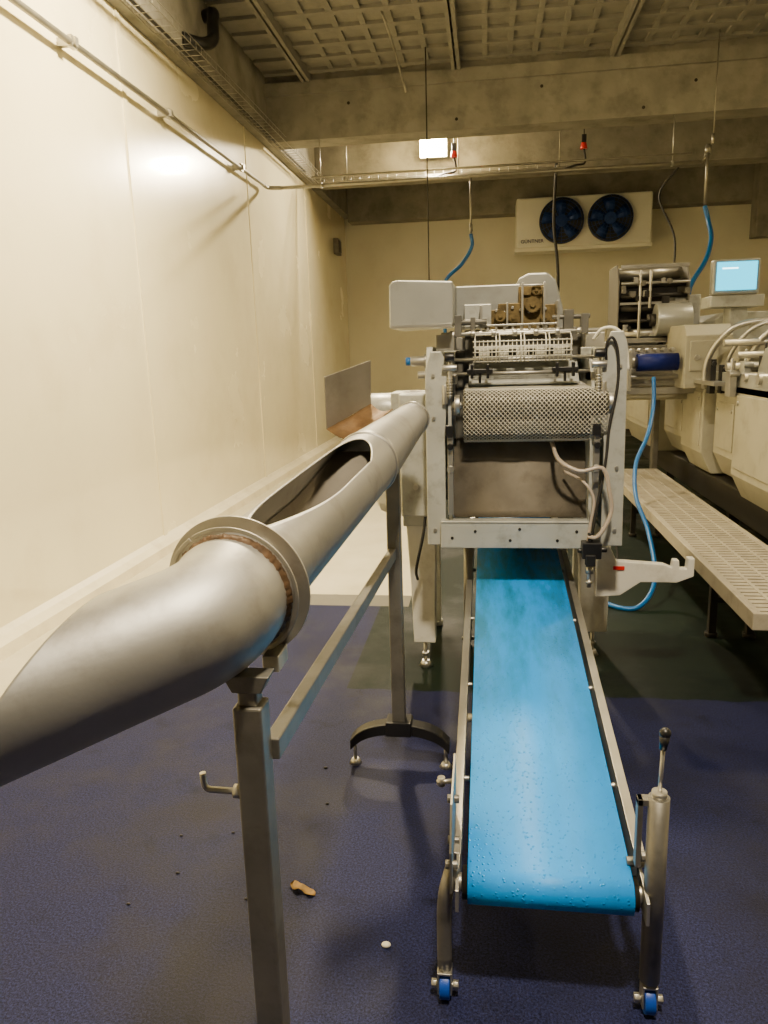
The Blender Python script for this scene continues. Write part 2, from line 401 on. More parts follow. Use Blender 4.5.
# ---------------------------------------------------------------- stand
K=root("tube_stand",(-.37,1.9,0),"square steel post stand with black arched foot carrying the tube","support stand")
mb=MB().box(-.42,-.37,1.085,1.135,.05,1.03); mb.box(-.412,-.378,1.093,1.127,1.03,1.06)
mb.obj("post",POSTM,K,bevel=.004)
MB().box(-.365,-.315,2.615,2.665,.14,1.2).obj("post",POSTM,K,bevel=.004)
MB().prism([(-.42,1.055),(-.37,1.055),(-.355,1.085),(-.435,1.085)],'y',1.09,1.13).obj("saddle",POSTM,K,bevel=.002)
MB().prism([(-.37,1.19),(-.31,1.19),(-.29,1.235),(-.39,1.235)],'y',2.6,2.68).obj("saddle",STEEL,K,bevel=.002)
mb=MB(); a=Vector((-.372,1.135,.93));b=Vector((-.345,2.615,.875)); h=.02
mb.add([a+Vector(q) for q in((-.014,0,-h),(.014,0,-h),(.014,0,h),(-.014,0,h))]+[b+Vector(q) for q in((-.014,0,-h),(.014,0,-h),(.014,0,h),(-.014,0,h))],[(0,1,5,4),(1,2,6,5),(2,3,7,6),(3,0,4,7),(0,3,2,1),(4,5,6,7)])
mb.obj("crossbar",POSTM,K,bevel=.003)
for (px,py) in((-.395,1.11),(-.34,2.64)):
    mb=MB(); pts=[]
    for i in range(17):
        t=-1+i/8; pts.append((px+.195*t,py,.165-.045*t*t-.03*abs(t)**6))
    top=[(q[0],q[2]+.022) for q in pts]; bot=[(q[0],q[2]-.022) for q in reversed(pts)]
    mb.prism(top+bot,'y',py-.03,py+.03); mb.box(px-.05,px+.05,py-.04,py+.04,.14,.2)
    mb.obj("arched_foot",BLACK,K,bevel=.004,label="black cast arched foot")
    for sx in(-1,1):
        mb=MB().cyl((px+sx*.18,py,.012),(px+sx*.18,py,.10),.007,n=10).cyl((px+sx*.18,py,0),(px+sx*.18,py,.02),.026,.014)
        mb.obj("levelling_foot",STEEL,K)
mb=MB().path(cat([(-.41,1.1,.868),(-.46,1.1,.868),(-.483,1.1,.872),(-.487,1.1,.90)],5),.0055).cyl((-.42,1.1,.868),(-.432,1.1,.868),.012)
mb.obj("clamp_handle",STEEL,K)

# ---------------------------------------------------------------- blue conveyor
C=root("belt_conveyor",(.15,2.9,0),"inclined conveyor with wet bright blue belt on wheeled steel frame","conveyor")
sl=.1316; yf,zf,rr=1.62,.302,.046; yr=4.25; zr=zf+sl*(yr-yf); ia=math.atan(sl)
prof=[]
for i in range(17):
    t=ia+math.pi/2+math.pi*i/16
    prof.append((yf+rr*math.cos(t),zf+rr*math.sin(t)))
for i in range(17):
    t=ia-math.pi/2+math.pi*i/16
    prof.append((yr+rr*math.cos(t),zr+rr*math.sin(t)))
n=len(prof)
rows=[[Vector((-.047,prof[i%n][0],prof[i%n][1])),Vector((.347,prof[i%n][0],prof[i%n][1]))] for i in range(n+1)]
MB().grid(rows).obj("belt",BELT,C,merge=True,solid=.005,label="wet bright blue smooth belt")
def zb(y): return zf+rr+sl*(y-yf)
for sx in(-1,1):
    xc=.15+sx*.222
    mb=MB()
    mb.prism([(1.66,zb(1.66)-.085),(1.66,zb(1.66)-.004),(yr,zb(yr)-.004),(yr,zb(yr)-.085)],'x',xc-.006,xc+.006)
    mb.prism([(1.66,zb(1.66)-.006),(1.66,zb(1.66)-.0),(yr,zb(yr)),(yr,zb(yr)-.006)],'x',xc-.006 if sx>0 else xc-.02,xc+.02 if sx>0 else xc+.006)
    mb.prism([(1.55,zf-.03),(1.55,zf+.03),(1.6,zf+.042),(1.74,zf+.06),(1.74,zf-.03)],'x',xc-.004,xc+.004)
    for yy in(2.0,2.5,3.0,3.5): mb.cyl((xc-.02,yy,zb(yy)-.045),(xc+.02,yy,zb(yy)-.045),.008,n=10)
    mb.obj("side_rail",STEEL,C,bevel=.001)
    mb=MB().cyl((xc-sx*.01,yf,zf),(xc+sx*.018,yf,zf),.022,n=20).cyl((xc,yf,zf),(xc+sx*.03,yf,zf),.009,n=6)
    mb.obj("roller_bearing",STEEL,C,bevel=.001)
MB().cyl((-.06,yf,zf),(.36,yf,zf),.04).obj("end_roller",DARK,C)
MB().cyl((-.06,yr,zr),(.36,yr,zr),.04).obj("end_roller",DARK,C)
def leg(x,y,zt,lr=.022,bend=0):
    mb=MB()
    if bend: mb.path(cat([(x,y,.09),(x,y,zt-.12),(x+bend*.3,y,zt-.05),(x+bend,y+.02,zt)],5),lr,n=20)
    else: mb.cyl((x,y,.09),(x,y,zt),lr,n=24)
    mb.cyl((x,y,.075),(x,y,.10),.016)
    mb.obj("leg",POSTM,C)
    mb=MB().box(x-.018,x-.014,y-.02,y+.02,.02,.08).box(x+.014,x+.018,y-.02,y+.02,.02,.08).box(x-.018,x+.018,y-.02,y+.02,.076,.082)
    mb.cyl((x-.03,y,.035),(x+.03,y,.035),.006,n=10).cyl((x-.034,y,.035),(x-.02,y,.035),.011,n=6).cyl((x+.02,y,.035),(x+.034,y,.035),.011,n=6)
    cf=mb.obj("caster_fork",STEEL,C,bevel=.001)
    MB().cyl((x-.013,y,.035),(x+.013,y,.035),.035,n=28).obj("caster_wheel",BLUEC,cf,bevel=.003,label="blue caster wheel")
leg(-.105,1.58,.36,.018,.022); leg(.392,1.59,.585,.024)
leg(-.103,3.9,.58); leg(.403,3.9,.58)
mb=MB().prism([(1.54,.33),(1.54,.44),(1.60,.53),(1.80,.55),(1.80,.33),(1.66,.29)],'x',-.088,-.082)
for q in((1.58,.38),(1.7,.48),(1.7,.36)): mb.cyl((-.1,q[0],q[1]),(-.07,q[0],q[1]),.011,n=8)
mb.obj("side_plate",POSTM,C,bevel=.001)
mb=MB().box(.345,.392,1.585,1.61,.562,.578).box(.345,.357,1.585,1.61,.40,.578).cyl((.36,1.60,.42),(.39,1.60,.42),.012,n=8).cyl((.34,1.66,.36),(.40,1.66,.36),.012,n=8)
mb.obj("leg_bracket",POSTM,C,bevel=.001)
mb=MB().cyl((.392,1.59,.585),(.392,1.59,.60),.017).path([(.392,1.59,.595),(.396,1.6,.64),(.398,1.6,.72)],.005,n=8); 
lv=mb.obj("clamp_lever",STEEL,C)
MB().cyl((.397,1.6,.70),(.40,1.6,.735),.0085,.012,n=14).ball((.40,1.6,.74),.0135).obj("lever_knob",BLACK,lv,label="black plastic knob")
MB().cyl((-.085,1.75,.5),(-.13,1.74,.5),.006,n=8).cyl((-.118,1.745,.488),(-.118,1.745,.512),.010,n=8).obj("tension_screw",STEEL,C)
MB().cyl((-.08,2.4,.34),(.38,2.4,.34),.014).obj("cross_tube",STEEL,C)

# ---------------------------------------------------------------- slicing machine
M=root("slicing_machine",(.155,3.8,0),"grey steel food slicing machine with mesh infeed belt and exposed mechanism","food machine")
pf=[(3.2,.76),(3.2,1.50),(3.28,1.62),(4.3,1.62),(4.3,.76)]
mb=MB().prism(pf,'x',-.26,-.232).prism([(-.26,.76),(-.26,1.52),(-.235,1.60),(-.19,1.60),(-.165,1.54),(-.178,1.2),(-.178,.76)],'y',3.18,3.2)
mb.obj("side_panel",GREY,M,bevel=.004,label="worn pale grey painted side panel")
for xb_,zs in((-.225,(.83,1.32,1.50)),(.54,(.83,1.10,1.52))):
    for z in zs: MB().cyl((xb_,3.172,z),(xb_,3.182,z),.008,n=8).obj("panel_bolt",STEEL,M)
mb=MB().prism(pf,'x',.54,.565).prism([(.485,.76),(.485,1.2),(.465,1.4),(.47,1.56),(.50,1.66),(.55,1.66),(.568,1.60),(.575,.76)],'y',3.18,3.2)
mb.obj("side_panel",GREY,M,bevel=.004,label="worn pale grey painted side panel")
MB().prism([(3.19,.76),(3.19,1.44),(3.3,1.55),(3.9,1.55),(3.9,.76)],'x',-.165,-.15).obj("inner_side_plate",GREY,M,bevel=.002)
MB().prism([(3.19,.76),(3.19,1.44),(3.3,1.55),(3.9,1.55),(3.9,.76)],'x',.43,.445).obj("inner_side_plate",GREY,M,bevel=.002)
mb=MB().box(-.2,.43,3.15,3.175,.755,.872).box(-.2,.43,3.15,3.22,.862,.874)
mb.obj("front_rail",GREY,M,bevel=.003,label="steel cross rail with drilled holes")
for xx,z in((-.15,.80),(-.05,.83),(.10,.79),(.14,.84),(.30,.79),(.38,.83)):
    MB().cyl((xx,3.147,z),(xx,3.151,z),.0065,n=12).obj("rail_hole",DARK,M)
MB().box(-.15,.43,3.62,4.25,.95,1.6).obj("inner_housing",MID,M,bevel=.01)
MB().box(-.225,.535,4.0,4.28,.8,1.6).obj("rear_frame",GREY,M,bevel=.005)
rows=[]
for i in range(13):
    t=i/12; y=3.33-.125*t**.8; z=1.215-.335*t
    rows.append([(-.145,y,z),(.14,y+.006,z),(.425,y,z)])
MB().grid(rows).obj("discharge_chute",CHUTE,M,solid=.003,label="smooth grey-brown sloping sheet metal plate")
cy,cz,cr=3.20,1.372,.064
pts=[(3.60,cz+cr+.01),(3.5,cz+cr+.008),(3.4,cz+cr+.004),(3.3,cz+cr)]
for i in range(11):
    t=math.pi/2+math.pi*0.55*i/10; pts.append((cy+cr*math.cos(t),cz+cr*math.sin(t)))
pts+=[(3.145,1.325),(3.153,1.285),(3.17,1.250),(3.20,1.222),(3.25,1.208),(3.34,1.205),(3.43,1.21)]
def resample(P,step):
    P=[Vector((0,a,b)) for a,b in P]; out=[P[0]]; acc=0
    for i in range(len(P)-1):
        seg=P[i+1]-P[i]; l=seg.length; 
        while acc+l>=step:
            t=(step-acc)/l; np_=P[i].lerp(P[i+1],t); out.append(np_); P[i]=np_; seg=P[i+1]-np_; l=seg.length; acc=0
        acc+=l
    return out
rs=resample(pts,.0105)
nx=32; x0,x1=-.10,.495; dx=(x1-x0)/nx
vs=[];fs=[];idx={}
for i,q in enumerate(rs):
    for j in range(2*nx+1):
        if (i+j)%2==0: idx[(i,j)]=len(vs); vs.append((x0+j*dx/2,q.y-.003*math.sin(j*.35)*max(0,1-abs(q.z-1.25)/.05),q.z))
for i in range(1,len(rs)-1):
    for j in range(1,2*nx):
        if (i+j)%2==1: fs.append((idx[(i-1,j)],idx[(i,j+1)],idx[(i+1,j)],idx[(i,j-1)]))
MB().add(vs,fs,True).obj("mesh_belt",MESH,M,wire=.0042,label="pale open steel wire mesh infeed belt sagging under its roller")
MB().cyl((-.10,cy,cz),(.495,cy,cz),.052,n=32).obj("infeed_roller",MESHB,M)
MB().cyl((-.09,3.225,1.275),(.43,3.225,1.275),.045,n=28).obj("tail_roller",MESHB,M)
MB().cyl((-.15,cy,cz),(.53,cy,cz),.014).obj("roller_shaft",STEEL,M)
for xx in(-.125,.51):
    MB().cyl((xx-.012,cy,cz),(xx+.012,cy,cz),.045,n=24).cyl((xx-.018,cy,cz),(xx+.018,cy,cz),.018,n=6).box(xx-.01,xx+.01,cy,cy+.2,cz-.03,cz+.03).obj("roller_bearing",STEEL,M,bevel=.002)
MB().prism([(3.36,1.445),(3.36,1.46),(3.46,1.545),(3.48,1.545),(3.48,1.445)],'x',-.08,.40).obj("sloped_plate",GREY,M,bevel=.003,label="sloping pale grey plate")
MB().cyl((-.2,3.3,1.5),(.5,3.3,1.5),.008).obj("guide_shaft",STEEL,M)
MB().cyl((-.2,3.34,1.56),(.5,3.34,1.56),.008).obj("guide_shaft",STEEL,M)
MB().box(-.10,.42,3.5,3.52,1.53,1.69).obj("guard_back_plate",MID,M,bevel=.003)
mb=MB()
for k in range(4):
    xa=-.05+k*.105
    mb.path([(xa,3.30,1.545),(xa,3.29,1.64),(xa,3.34,1.665),(xa+.09,3.34,1.665),(xa+.09,3.29,1.64),(xa+.09,3.30,1.545)],.0035,n=6)
    for q in(.018,.036,.054,.072): mb.cyl((xa+q,3.295,1.545),(xa+q,3.295,1.64),.0018,n=6)
for z,y in((1.55,3.30),(1.57,3.297),(1.59,3.292),(1.613,3.291),(1.635,3.29)): mb.cyl((-.06,y,z),(.36,y,z),.0024,n=8)
mb.obj("wire_guard",WHITEP,M,label="white compact wire guard")
mb=MB().box(-.05,.36,3.34,3.48,1.60,1.612)
for k in range(5): 
    xx=-.01+k*.08; mb.box(xx-.022,xx+.022,3.33,3.36,1.565,1.60)
mb.obj("product_hold_down",CLEAR,M,bevel=.002,label="greyish plastic hold-down blocks")
for xx in(-.03,.33):
    MB().box(xx-.055,xx+.055,3.27,3.3,1.50,1.52).box(xx-.04,xx-.028,3.262,3.3,1.48,1.54).box(xx+.028,xx+.04,3.262,3.3,1.48,1.54).cyl((xx,3.28,1.46),(xx,3.28,1.51),.006).obj("clamp_bar",BLACK,M,bevel=.002,label="black clamp bar")
for sx,xx in((-1,-.155),(1,.455)):
    mb=MB(); mb.box(xx-.025,xx+.025,3.22,3.4,1.46,1.50); mb.cyl((xx,3.17,1.40),(xx,3.17,1.58),.008).cyl((xx+.02*sx,3.17,1.38),(xx+.02*sx,3.17,1.46),.012)
    mb.cyl((xx-.03,3.17,1.53),(xx+.03,3.17,1.53),.015).cyl((xx,3.16,1.1),(xx,3.19,1.1),.016)
    for k in range(7): mb.ring((xx,3.165,1.415+k*.012),(0,0,1),.014,.008,.005,n=14)
    mb.box(xx-.012,xx+.012,3.165,3.18,.9,1.28)
    mb.obj("adjuster_mechanism",STEEL,M,bevel=.0015)
    MB().cyl((xx-.02,3.16,1.575),(xx+.02,3.16,1.575),.018,n=16).obj("adjuster_knob",BLACK,M,bevel=.002,label="black adjuster knob")
    MB().box(xx-.02,xx+.012,3.15,3.17,1.24,1.29).obj("sensor_block",BLACK,M,bevel=.002,label="black sensor block")
    MB().cyl((xx,3.145,1.20),(xx,3.18,1.20),.014).obj("adjuster_knob",BLACK,M,bevel=.002,label="black adjuster knob")
mb=MB().cyl((-.33,3.3,1.56),(-.19,3.3,1.56),.022).cyl((-.30,3.3,1.50),(-.19,3.3,1.50),.017).cyl((-.27,3.3,1.56),(-.255,3.3,1.56),.032)
mb.obj("air_cylinder",STEEL,M,bevel=.001)
MB().cyl((-.352,3.3,1.56),(-.33,3.3,1.56),.018).obj("cylinder_cap",BLUEH,M,label="blue cylinder end cap")
hp=[(-.41,1.70),(-.41,1.875),(-.395,1.892),(-.37,1.897),(-.14,1.885),(-.14,1.71)]
hd=MB().prism(hp,'y',3.22,3.72).obj("motor_hood",GREYL,M,bevel=.006,label="satin grey box-shaped sheet metal hood")
MB().box(-.405,-.145,3.212,3.222,1.70,1.712).obj("hood_lip",STEEL,hd)
MB().box(-.14,.15,3.5,3.75,1.70,1.885).obj("drive_cover",GREYL,M,bevel=.006,label="deep grey drive housing")
MB().box(-.10,.02,3.44,3.5,1.70,1.80).obj("drive_cover",GREY,M,bevel=.004)
MB().prism([(.10,1.62),(.12,1.86),(.145,1.915),(.19,1.935),(.27,1.935),(.31,1.90),(.375,1.66),(.375,1.62)],'y',3.56,3.76).obj("blade_housing",GREYL,M,bevel=.008,label="solid angled grey blade housing")
for (xx,z,r) in((.06,1.745,.024),(.115,1.735,.018),(.20,1.79,.034),(.255,1.735,.02),(.215,1.85,.02)):
    mb=MB().cyl((xx,3.425,z),(xx,3.445,z),r,n=24).cyl((xx,3.415,z),(xx,3.425,z),r*.4,n=6)
    for k in range(18):
        t=2*math.pi*k/18; mb.box(xx+r*math.cos(t)-.002,xx+r*math.cos(t)+.002,3.425,3.445,z+r*math.sin(t)-.002,z+r*math.sin(t)+.002)
    mb.obj("gear",BRONZE,M,label="greasy bronze gear")
MB().prism([(-.01,1.66),(-.01,1.77),(.05,1.775),(.05,1.80),(.14,1.80),(.14,1.87),(.25,1.87),(.25,1.79),(.30,1.79),(.30,1.66)],'y',3.46,3.53).obj("gear_plate",BRONZE,M,bevel=.003,label="brass-brown gear mounting block")
mb=MB().box(.150,.158,3.39,3.5,1.68,1.88).box(.243,.251,3.39,3.5,1.66,1.88).box(.30,.31,3.37,3.5,1.66,1.80).box(-.03,-.02,3.37,3.5,1.66,1.79).cyl((-.03,3.40,1.68),(.31,3.40,1.68),.008).cyl((.15,3.41,1.87),(.25,3.41,1.87),.005).box(-.03,.31,3.38,3.39,1.70,1.708).box(.085,.093,3.40,3.46,1.66,1.80)
for k in range(8): mb.box(.0+.036*k,.010+.036*k,3.385,3.40,1.66,1.70); mb.cyl((.005+.036*k,3.45,1.78-.01*(k%3)),(.005+.036*k,3.465,1.78-.01*(k%3)),.007,n=6)
mb.obj("gear_brackets",STEEL,M,bevel=.001)
MB().cyl((-.12,3.36,1.72),(.0,3.36,1.72),.012).box(-.14,-.11,3.34,3.40,1.66,1.75).box(-.07,-.05,3.34,3.42,1.66,1.74).obj("drive_linkage",MID,M,bevel=.001)
MB().cyl((.28,3.38,1.73),(.44,3.38,1.73),.010).box(.33,.37,3.36,3.42,1.66,1.76).box(.40,.43,3.34,3.40,1.66,1.74).obj("drive_linkage",MID,M,bevel=.001)
mb=MB().cyl((-.2,3.36,1.67),(.5,3.36,1.67),.010).box(-.2,.5,3.55,3.6,1.6,1.66).box(-.22,-.14,3.3,3.6,1.6,1.67).box(.42,.50,3.35,3.6,1.6,1.66)
for k in range(7): mb.cyl((-.16+.09*k,3.34,1.67),(-.14+.09*k,3.34,1.67),.016,n=12)
mb.obj("upper_crossbeam",STEEL,M,bevel=.002)
MB().path(cat([(.49,3.2,1.50),(.48,3.165,1.60),(.50,3.16,1.635),(.525,3.165,1.58),(.53,3.165,1.45),(.50,3.15,1.28),(.49,3.14,1.15),(.45,3.12,.9),(.44,3.12,.80)],8),.006).obj("cable_loop",BLACKR,M)
MB().path(cat([(.44,3.25,1.63),(.47,3.22,1.67),(.52,3.21,1.67),(.56,3.21,1.62),(.575,3.2,1.50)],8),.007).obj("cable_loop",WHITEP,M)
MB().path(cat([(.28,3.28,1.20),(.30,3.14,1.14),(.38,3.10,1.10),(.47,3.10,1.11),(.50,3.10,1.02),(.51,3.10,.92),(.46,3.08,.83),(.42,3.1,.82)],8),.009).obj("hose",HOSEW,M,label="cloudy clear hose")
MB().path(cat([(.33,3.22,1.08),(.40,3.12,1.05),(.44,3.10,.98),(.43,3.1,.88),(.42,3.1,.8)],8),.006).obj("hose",HOSEW,M)
mb=MB().box(.395,.475,3.07,3.13,.73,.80).box(.41,.45,3.06,3.1,.70,.75).cyl((.43,3.1,.80),(.43,3.1,.84),.012).cyl((.47,3.1,.765),(.5,3.1,.765),.012).cyl((.38,3.1,.76),(.40,3.1,.76),.01)
v=mb.obj("valve",BLACK,M,bevel=.004,label="black pneumatic valve with fittings")
MB().cyl((.43,3.1,.60),(.43,3.1,.71),.009).cyl((.43,3.1,.66),(.43,3.1,.69),.016,n=6).cyl((.43,3.1,.615),(.43,3.1,.63),.014,n=6).obj("valve_fitting",STEEL,v)
for (xa,xb,y) in((-.40,-.25,3.6),(.455,.63,3.80)):
    mb=MB().prism([(xa+.0,.8),(xb,.8),(xb-.01,.14),(xa+.03,.14),(xa+.02,.45)],'y',y-.04,y+.04)
    mb.obj("leg",LEGP,M,bevel=.006,label="broad pale painted leg")
    cx=(xa+xb)/2+.01
    MB().cyl((cx,y,.015),(cx,y,.15),.010,n=12).cyl((cx,y,.0),(cx,y,.03),.035,.02).cyl((cx,y,.06),(cx,y,.075),.018,n=6).obj("levelling_foot",STEEL,M)
for (xx,y) in((-.30,4.2),(.52,4.2)):
    MB().box(xx-.03,xx+.03,y-.03,y+.03,.02,.82).cyl((xx,y,0),(xx,y,.03),.04).obj("leg",GREY,M,bevel=.004)
MB().box(-.40,-.225,3.45,4.25,.78,.86).obj("base_beam",GREY,M,bevel=.005)
MB().box(.46,.61,3.7,4.25,.76,.84).obj("base_beam",GREY,M,bevel=.005)
MB().prism([(.50,.70),(.56,.70),(.59,.635),(.80,.62),(.835,.605),(.84,.64),(.865,.64),(.868,.60),(.90,.60),(.903,.65),(.932,.65),(.932,.565),(.86,.535),(.70,.535),(.61,.47),(.50,.46)],'y',3.38,3.425).obj("side_bracket",LEGP,M,bevel=.004,label="chunky pale grey notched side bracket")
MB().box(.53,.56,3.42,3.7,.6,.76).obj("bracket_mount",GREY,M,bevel=.003)
MB().box(.575,.625,3.374,3.379,.595,.612).obj("warning_label",RED,M)
MB().box(-.54,-.26,3.5,4.1,.82,1.36).obj("side_gearbox",BEIGE,M,bevel=.06,label="bulky beige-grey rounded gearbox housing")
mb=MB().cyl((-.56,3.5,1.34),(-.42,3.5,1.34),.075,n=28).cyl((-.60,3.5,1.34),(-.56,3.5,1.34),.055,.07,n=28).box(-.44,-.26,3.42,3.6,1.2,1.42)
mb.obj("drive_motor",GREY,M,bevel=.006,label="rounded grey drive motor housing")
MB().box(-.39,-.26,3.3,3.5,.86,1.42).obj("switch_box",GREY,M,bevel=.008)
for z,r in((1.33,.018),(1.26,.012),(1.0,.012)):
    MB().cyl((-.32,3.285,z),(-.32,3.30,z),r).obj("switch_knob",STEEL,M)
MB().path(cat([(-.28,3.32,.88),(-.29,3.3,.78),(-.33,3.35,.6),(-.34,3.5,.5)],8),.007).obj("hose",BLACKR,M)

# ---------------------------------------------------------------- slatted walkway
P=root("slatted_platform",(1.31,4.9,0),"long tan slatted plastic step platform beside the machine line","step platform")
mb=MB(); y=3.12
while y<6.85:
    mb.box(1.12,1.50,y,y+.034,.482,.50); y+=.05
for xx in(1.12,1.215,1.31,1.405,1.5): mb.box(xx-.008,xx+.008,3.1,6.87,.478,.502)
mb.obj("slatted_deck",SLAT,P,label="tan slotted plastic deck")
MB().box(1.09,1.112,3.08,6.9,.43,.505).box(1.508,1.53,3.08,6.9,.43,.505).box(1.09,1.53,3.07,3.09,.43,.505).box(1.09,1.53,6.88,6.9,.43,.505).obj("deck_frame",SLAT,P,bevel=.004)
for y in(4.1,6.4):
    for xx in(1.24,1.44):
        MB().box(xx-.02,xx+.02,y-.02,y+.02,.02,.44).cyl((xx,y,0),(xx,y,.025),.035).obj("leg",DARK,P,bevel=.002)
    MB().box(1.24,1.44,y-.012,y+.012,.2,.23).obj("cross_brace",DARK,P)

# ---------------------------------------------------------------- processing line
Q=root("processing_line",(2.1,5.9,0),"long grey-beige packing machine with stepped housings and steel rollers","food machine")
for (ya,yb,xi,zt,zb_,tb) in((3.75,5.24,1.64,1.33,.57,.16),(5.34,5.84,1.69,1.25,.64,.16),(5.90,6.5,1.62,1.31,.62,.16),(6.58,7.3,1.66,1.24,.66,.16),(7.4,8.7,1.55,1.28,.60,.2)):
    poly=[(xi+.012,zt),(xi,zt-.012),(xi,zb_+tb),(xi+.08,zb_),(2.65,zb_),(2.65,zt)]
    hh=MB().prism(poly,'y',ya,yb).obj("housing",BEIGE,Q,bevel=.006)
    MB().box(xi-.010,xi+.002,ya+.05,yb-.05,zb_+tb+.05,zt-.07).obj("housing_panel",BEIGE,hh,bevel=.003)
    for yy in(ya+.09,yb-.09):
        MB().cyl((xi-.018,yy,zt-.12),(xi-.008,yy,zt-.12),.014,n=10).obj("screw",STEEL,hh)
MB().box(1.54,1.62,5.4,8.6,1.31,1.34).obj("edge_rail",STEEL,Q,bevel=.004)
MB().box(1.72,2.6,3.9,8.5,.40,.60).obj("base_frame",DARK,Q,bevel=.01)
for (xx,y) in((1.95,4.1),(2.5,4.1),(1.95,6.1),(2.5,6.1),(1.95,8.2),(2.5,8.2)):
    MB().box(xx-.04,xx+.04,y-.04,y+.04,.03,.5).cyl((xx,y,0),(xx,y,.04),.05).obj("leg",DARK,Q,bevel=.004)
MB().prism([(5.9,1.27),(5.9,1.66),(5.98,1.74),(6.5,1.74),(6.5,1.27)],'x',1.47,1.80).obj("upper_casing",BEIGE,Q,bevel=.006)
MB().box(1.5,1.70,5.885,5.9,1.4,1.62).obj("casing_door",BEIGE,Q,bevel=.004)
MB().cyl((1.55,5.87,1.5),(1.55,5.885,1.5),.02).obj("casing_knob",STEEL,Q)
br=MB().cyl((1.14,6.0,1.47),(1.44,6.0,1.47),.065,n=32).obj("blue_roller",BLUER,Q,label="dark blue roller drum")
MB().cyl((1.05,6.0,1.47),(1.14,6.0,1.47),.045,n=24).obj("roller_hub",STEEL,br)
mb=MB().cyl((1.08,6.1,1.36),(1.66,6.1,1.36),.02).cyl((1.08,6.2,1.30),(1.66,6.2,1.30),.02).box(1.06,1.085,5.9,6.9,1.26,1.55).box(1.06,1.66,6.15,6.19,1.22,1.27).box(1.08,1.48,6.25,6.3,1.28,1.55)
for k in range(6): mb.cyl((1.12+.06*k,6.05,1.56),(1.12+.06*k,6.15,1.56),.018,n=12)
mb.obj("roller_frame",STEEL,Q,bevel=.002)
MB().box(1.06,1.62,6.35,6.95,1.16,1.28).obj("infeed_tray",BEIGE,Q,bevel=.01)
MB().box(1.06,1.62,6.5,6.95,1.28,1.60).obj("infeed_casing",MID,Q,bevel=.01)
MB().box(1.10,1.15,6.95,7.0,.03,1.6).cyl((1.125,6.975,0),(1.125,6.975,.04),.05).obj("leg",MID,Q,bevel=.003)
for k in range(4):
    o=.12*k
    MB().path(cat([(1.56+o,5.70-o*.5,1.28),(1.565+o,5.66-o*.5,1.48),(1.64+o,5.60-o*.5,1.64),(1.78+o,5.56-o*.5,1.73),(2.1+o,5.5-o*.5,1.74)],6),.014 if k%2 else .020).obj("steel_pipe",STEEL,Q)
for yy_,zz_,r in((5.3,1.37,.035),(5.05,1.38,.028),(4.8,1.38,.035),(5.2,1.52,.022),(5.5,1.60,.025),(5.42,1.44,.03)):
    MB().cyl((1.62,yy_,zz_),(2.6,yy_,zz_),r).obj("steel_roller",STEEL,Q)
# rounded cover over the rollers
rows=[]
for i in range(13):
    t=math.pi*i/12
    rows.append([(1.98,5.32+.17*math.cos(t),1.50+.20*math.sin(t)),(2.6,5.32+.17*math.cos(t),1.50+.20*math.sin(t))])
MB().grid(rows).obj("rounded_cover",GREY,Q,solid=.006,label="rounded grey sheet cover")
for k in range(18):
    xx=1.60+.055*k; yy=5.10+.40*random.random(); zz=1.38+.26*random.random()
    MB().box(xx-.020,xx+.020,yy-.05,yy+.05,1.25,zz).cyl((xx,yy,1.3),(xx,yy,zz+.08),.008).cyl((xx-.03,yy-.06,zz-.02),(xx+.03,yy-.06,zz-.02),.018).obj("gripper",[STEEL,MID,GREY,DARK][k%4],Q,bevel=.002)
for k in range(12):
    xx=1.58+.075*k; zz=1.38+.16*random.random()
    MB().box(xx-.018,xx+.018,5.56,5.64,1.25,zz).cyl((xx,5.54,zz-.03),(xx,5.58,zz-.03),.016).obj("black_fitting",BLACK,Q,bevel=.002)
for k in range(6):
    xx=1.72+.14*k
    MB().prism([(4.75,1.32),(4.75,1.46),(4.85,1.56),(5.0,1.56),(5.1,1.42),(5.1,1.32)],'x',xx,xx+.015).obj("guide_fin",GREYL,Q,bevel=.002)
MB().box(1.64,1.67,4.6,5.9,1.27,1.40).obj("side_plate",GREYL,Q,bevel=.003)
MB().box(1.80,2.6,5.75,6.4,1.22,1.62).obj("rear_unit",BEIGE,Q,bevel=.008)
MB().prism([(1.82,1.2),(1.82,1.78),(1.90,1.84),(2.5,1.84),(2.5,1.2)],'y',6.45,7.6).obj("rear_unit",GREY,Q,bevel=.008)
U=root("feeder_unit",(1.36,6.9,0),"open-framed steel feeder unit with dark rollers and large grey drum","food machine")
for xx in(1.08,1.64):
    MB().prism([(6.6,1.62),(6.6,2.1),(6.7,2.26),(7.1,2.26),(7.1,1.62)],'x',xx,xx+.012).obj("frame_plate",MID,U,bevel=.003)
for (y,z,r) in((6.62,1.7,.035),(6.65,1.9,.03),(6.7,2.1,.03),(6.9,2.2,.05),(6.64,2.0,.02),(6.63,1.8,.015)):
    MB().cyl((1.1,y,z),(1.64,y,z),r).obj("feed_roller",[DARK,STEEL][int(r>.03)],U)
for k in range(22):
    xx=1.12+.024*k; z=1.66+random.random()*.5; wv=.01+.02*random.random()
    mb=MB().box(xx-wv,xx+wv,6.55,6.6,z,z+.02+.04*random.random())
    if k%3==0: mb.cyl((xx,6.53,z+.01),(xx,6.56,z+.01),.018,n=10)
    mb.obj("frame_fitting",[MID,STEEL,DARK][k%3],U,bevel=.002)
mb=MB().box(1.1,1.64,6.58,6.60,1.62,1.66).box(1.1,1.64,6.58,6.6,1.93,1.95).box(1.1,1.64,6.6,6.62,2.22,2.25).cyl((1.1,6.57,2.1),(1.64,6.57,2.1),.01).cyl((1.25,6.56,1.66),(1.25,6.56,2.2),.012).cyl((1.33,6.56,1.9),(1.33,6.56,2.2),.012)
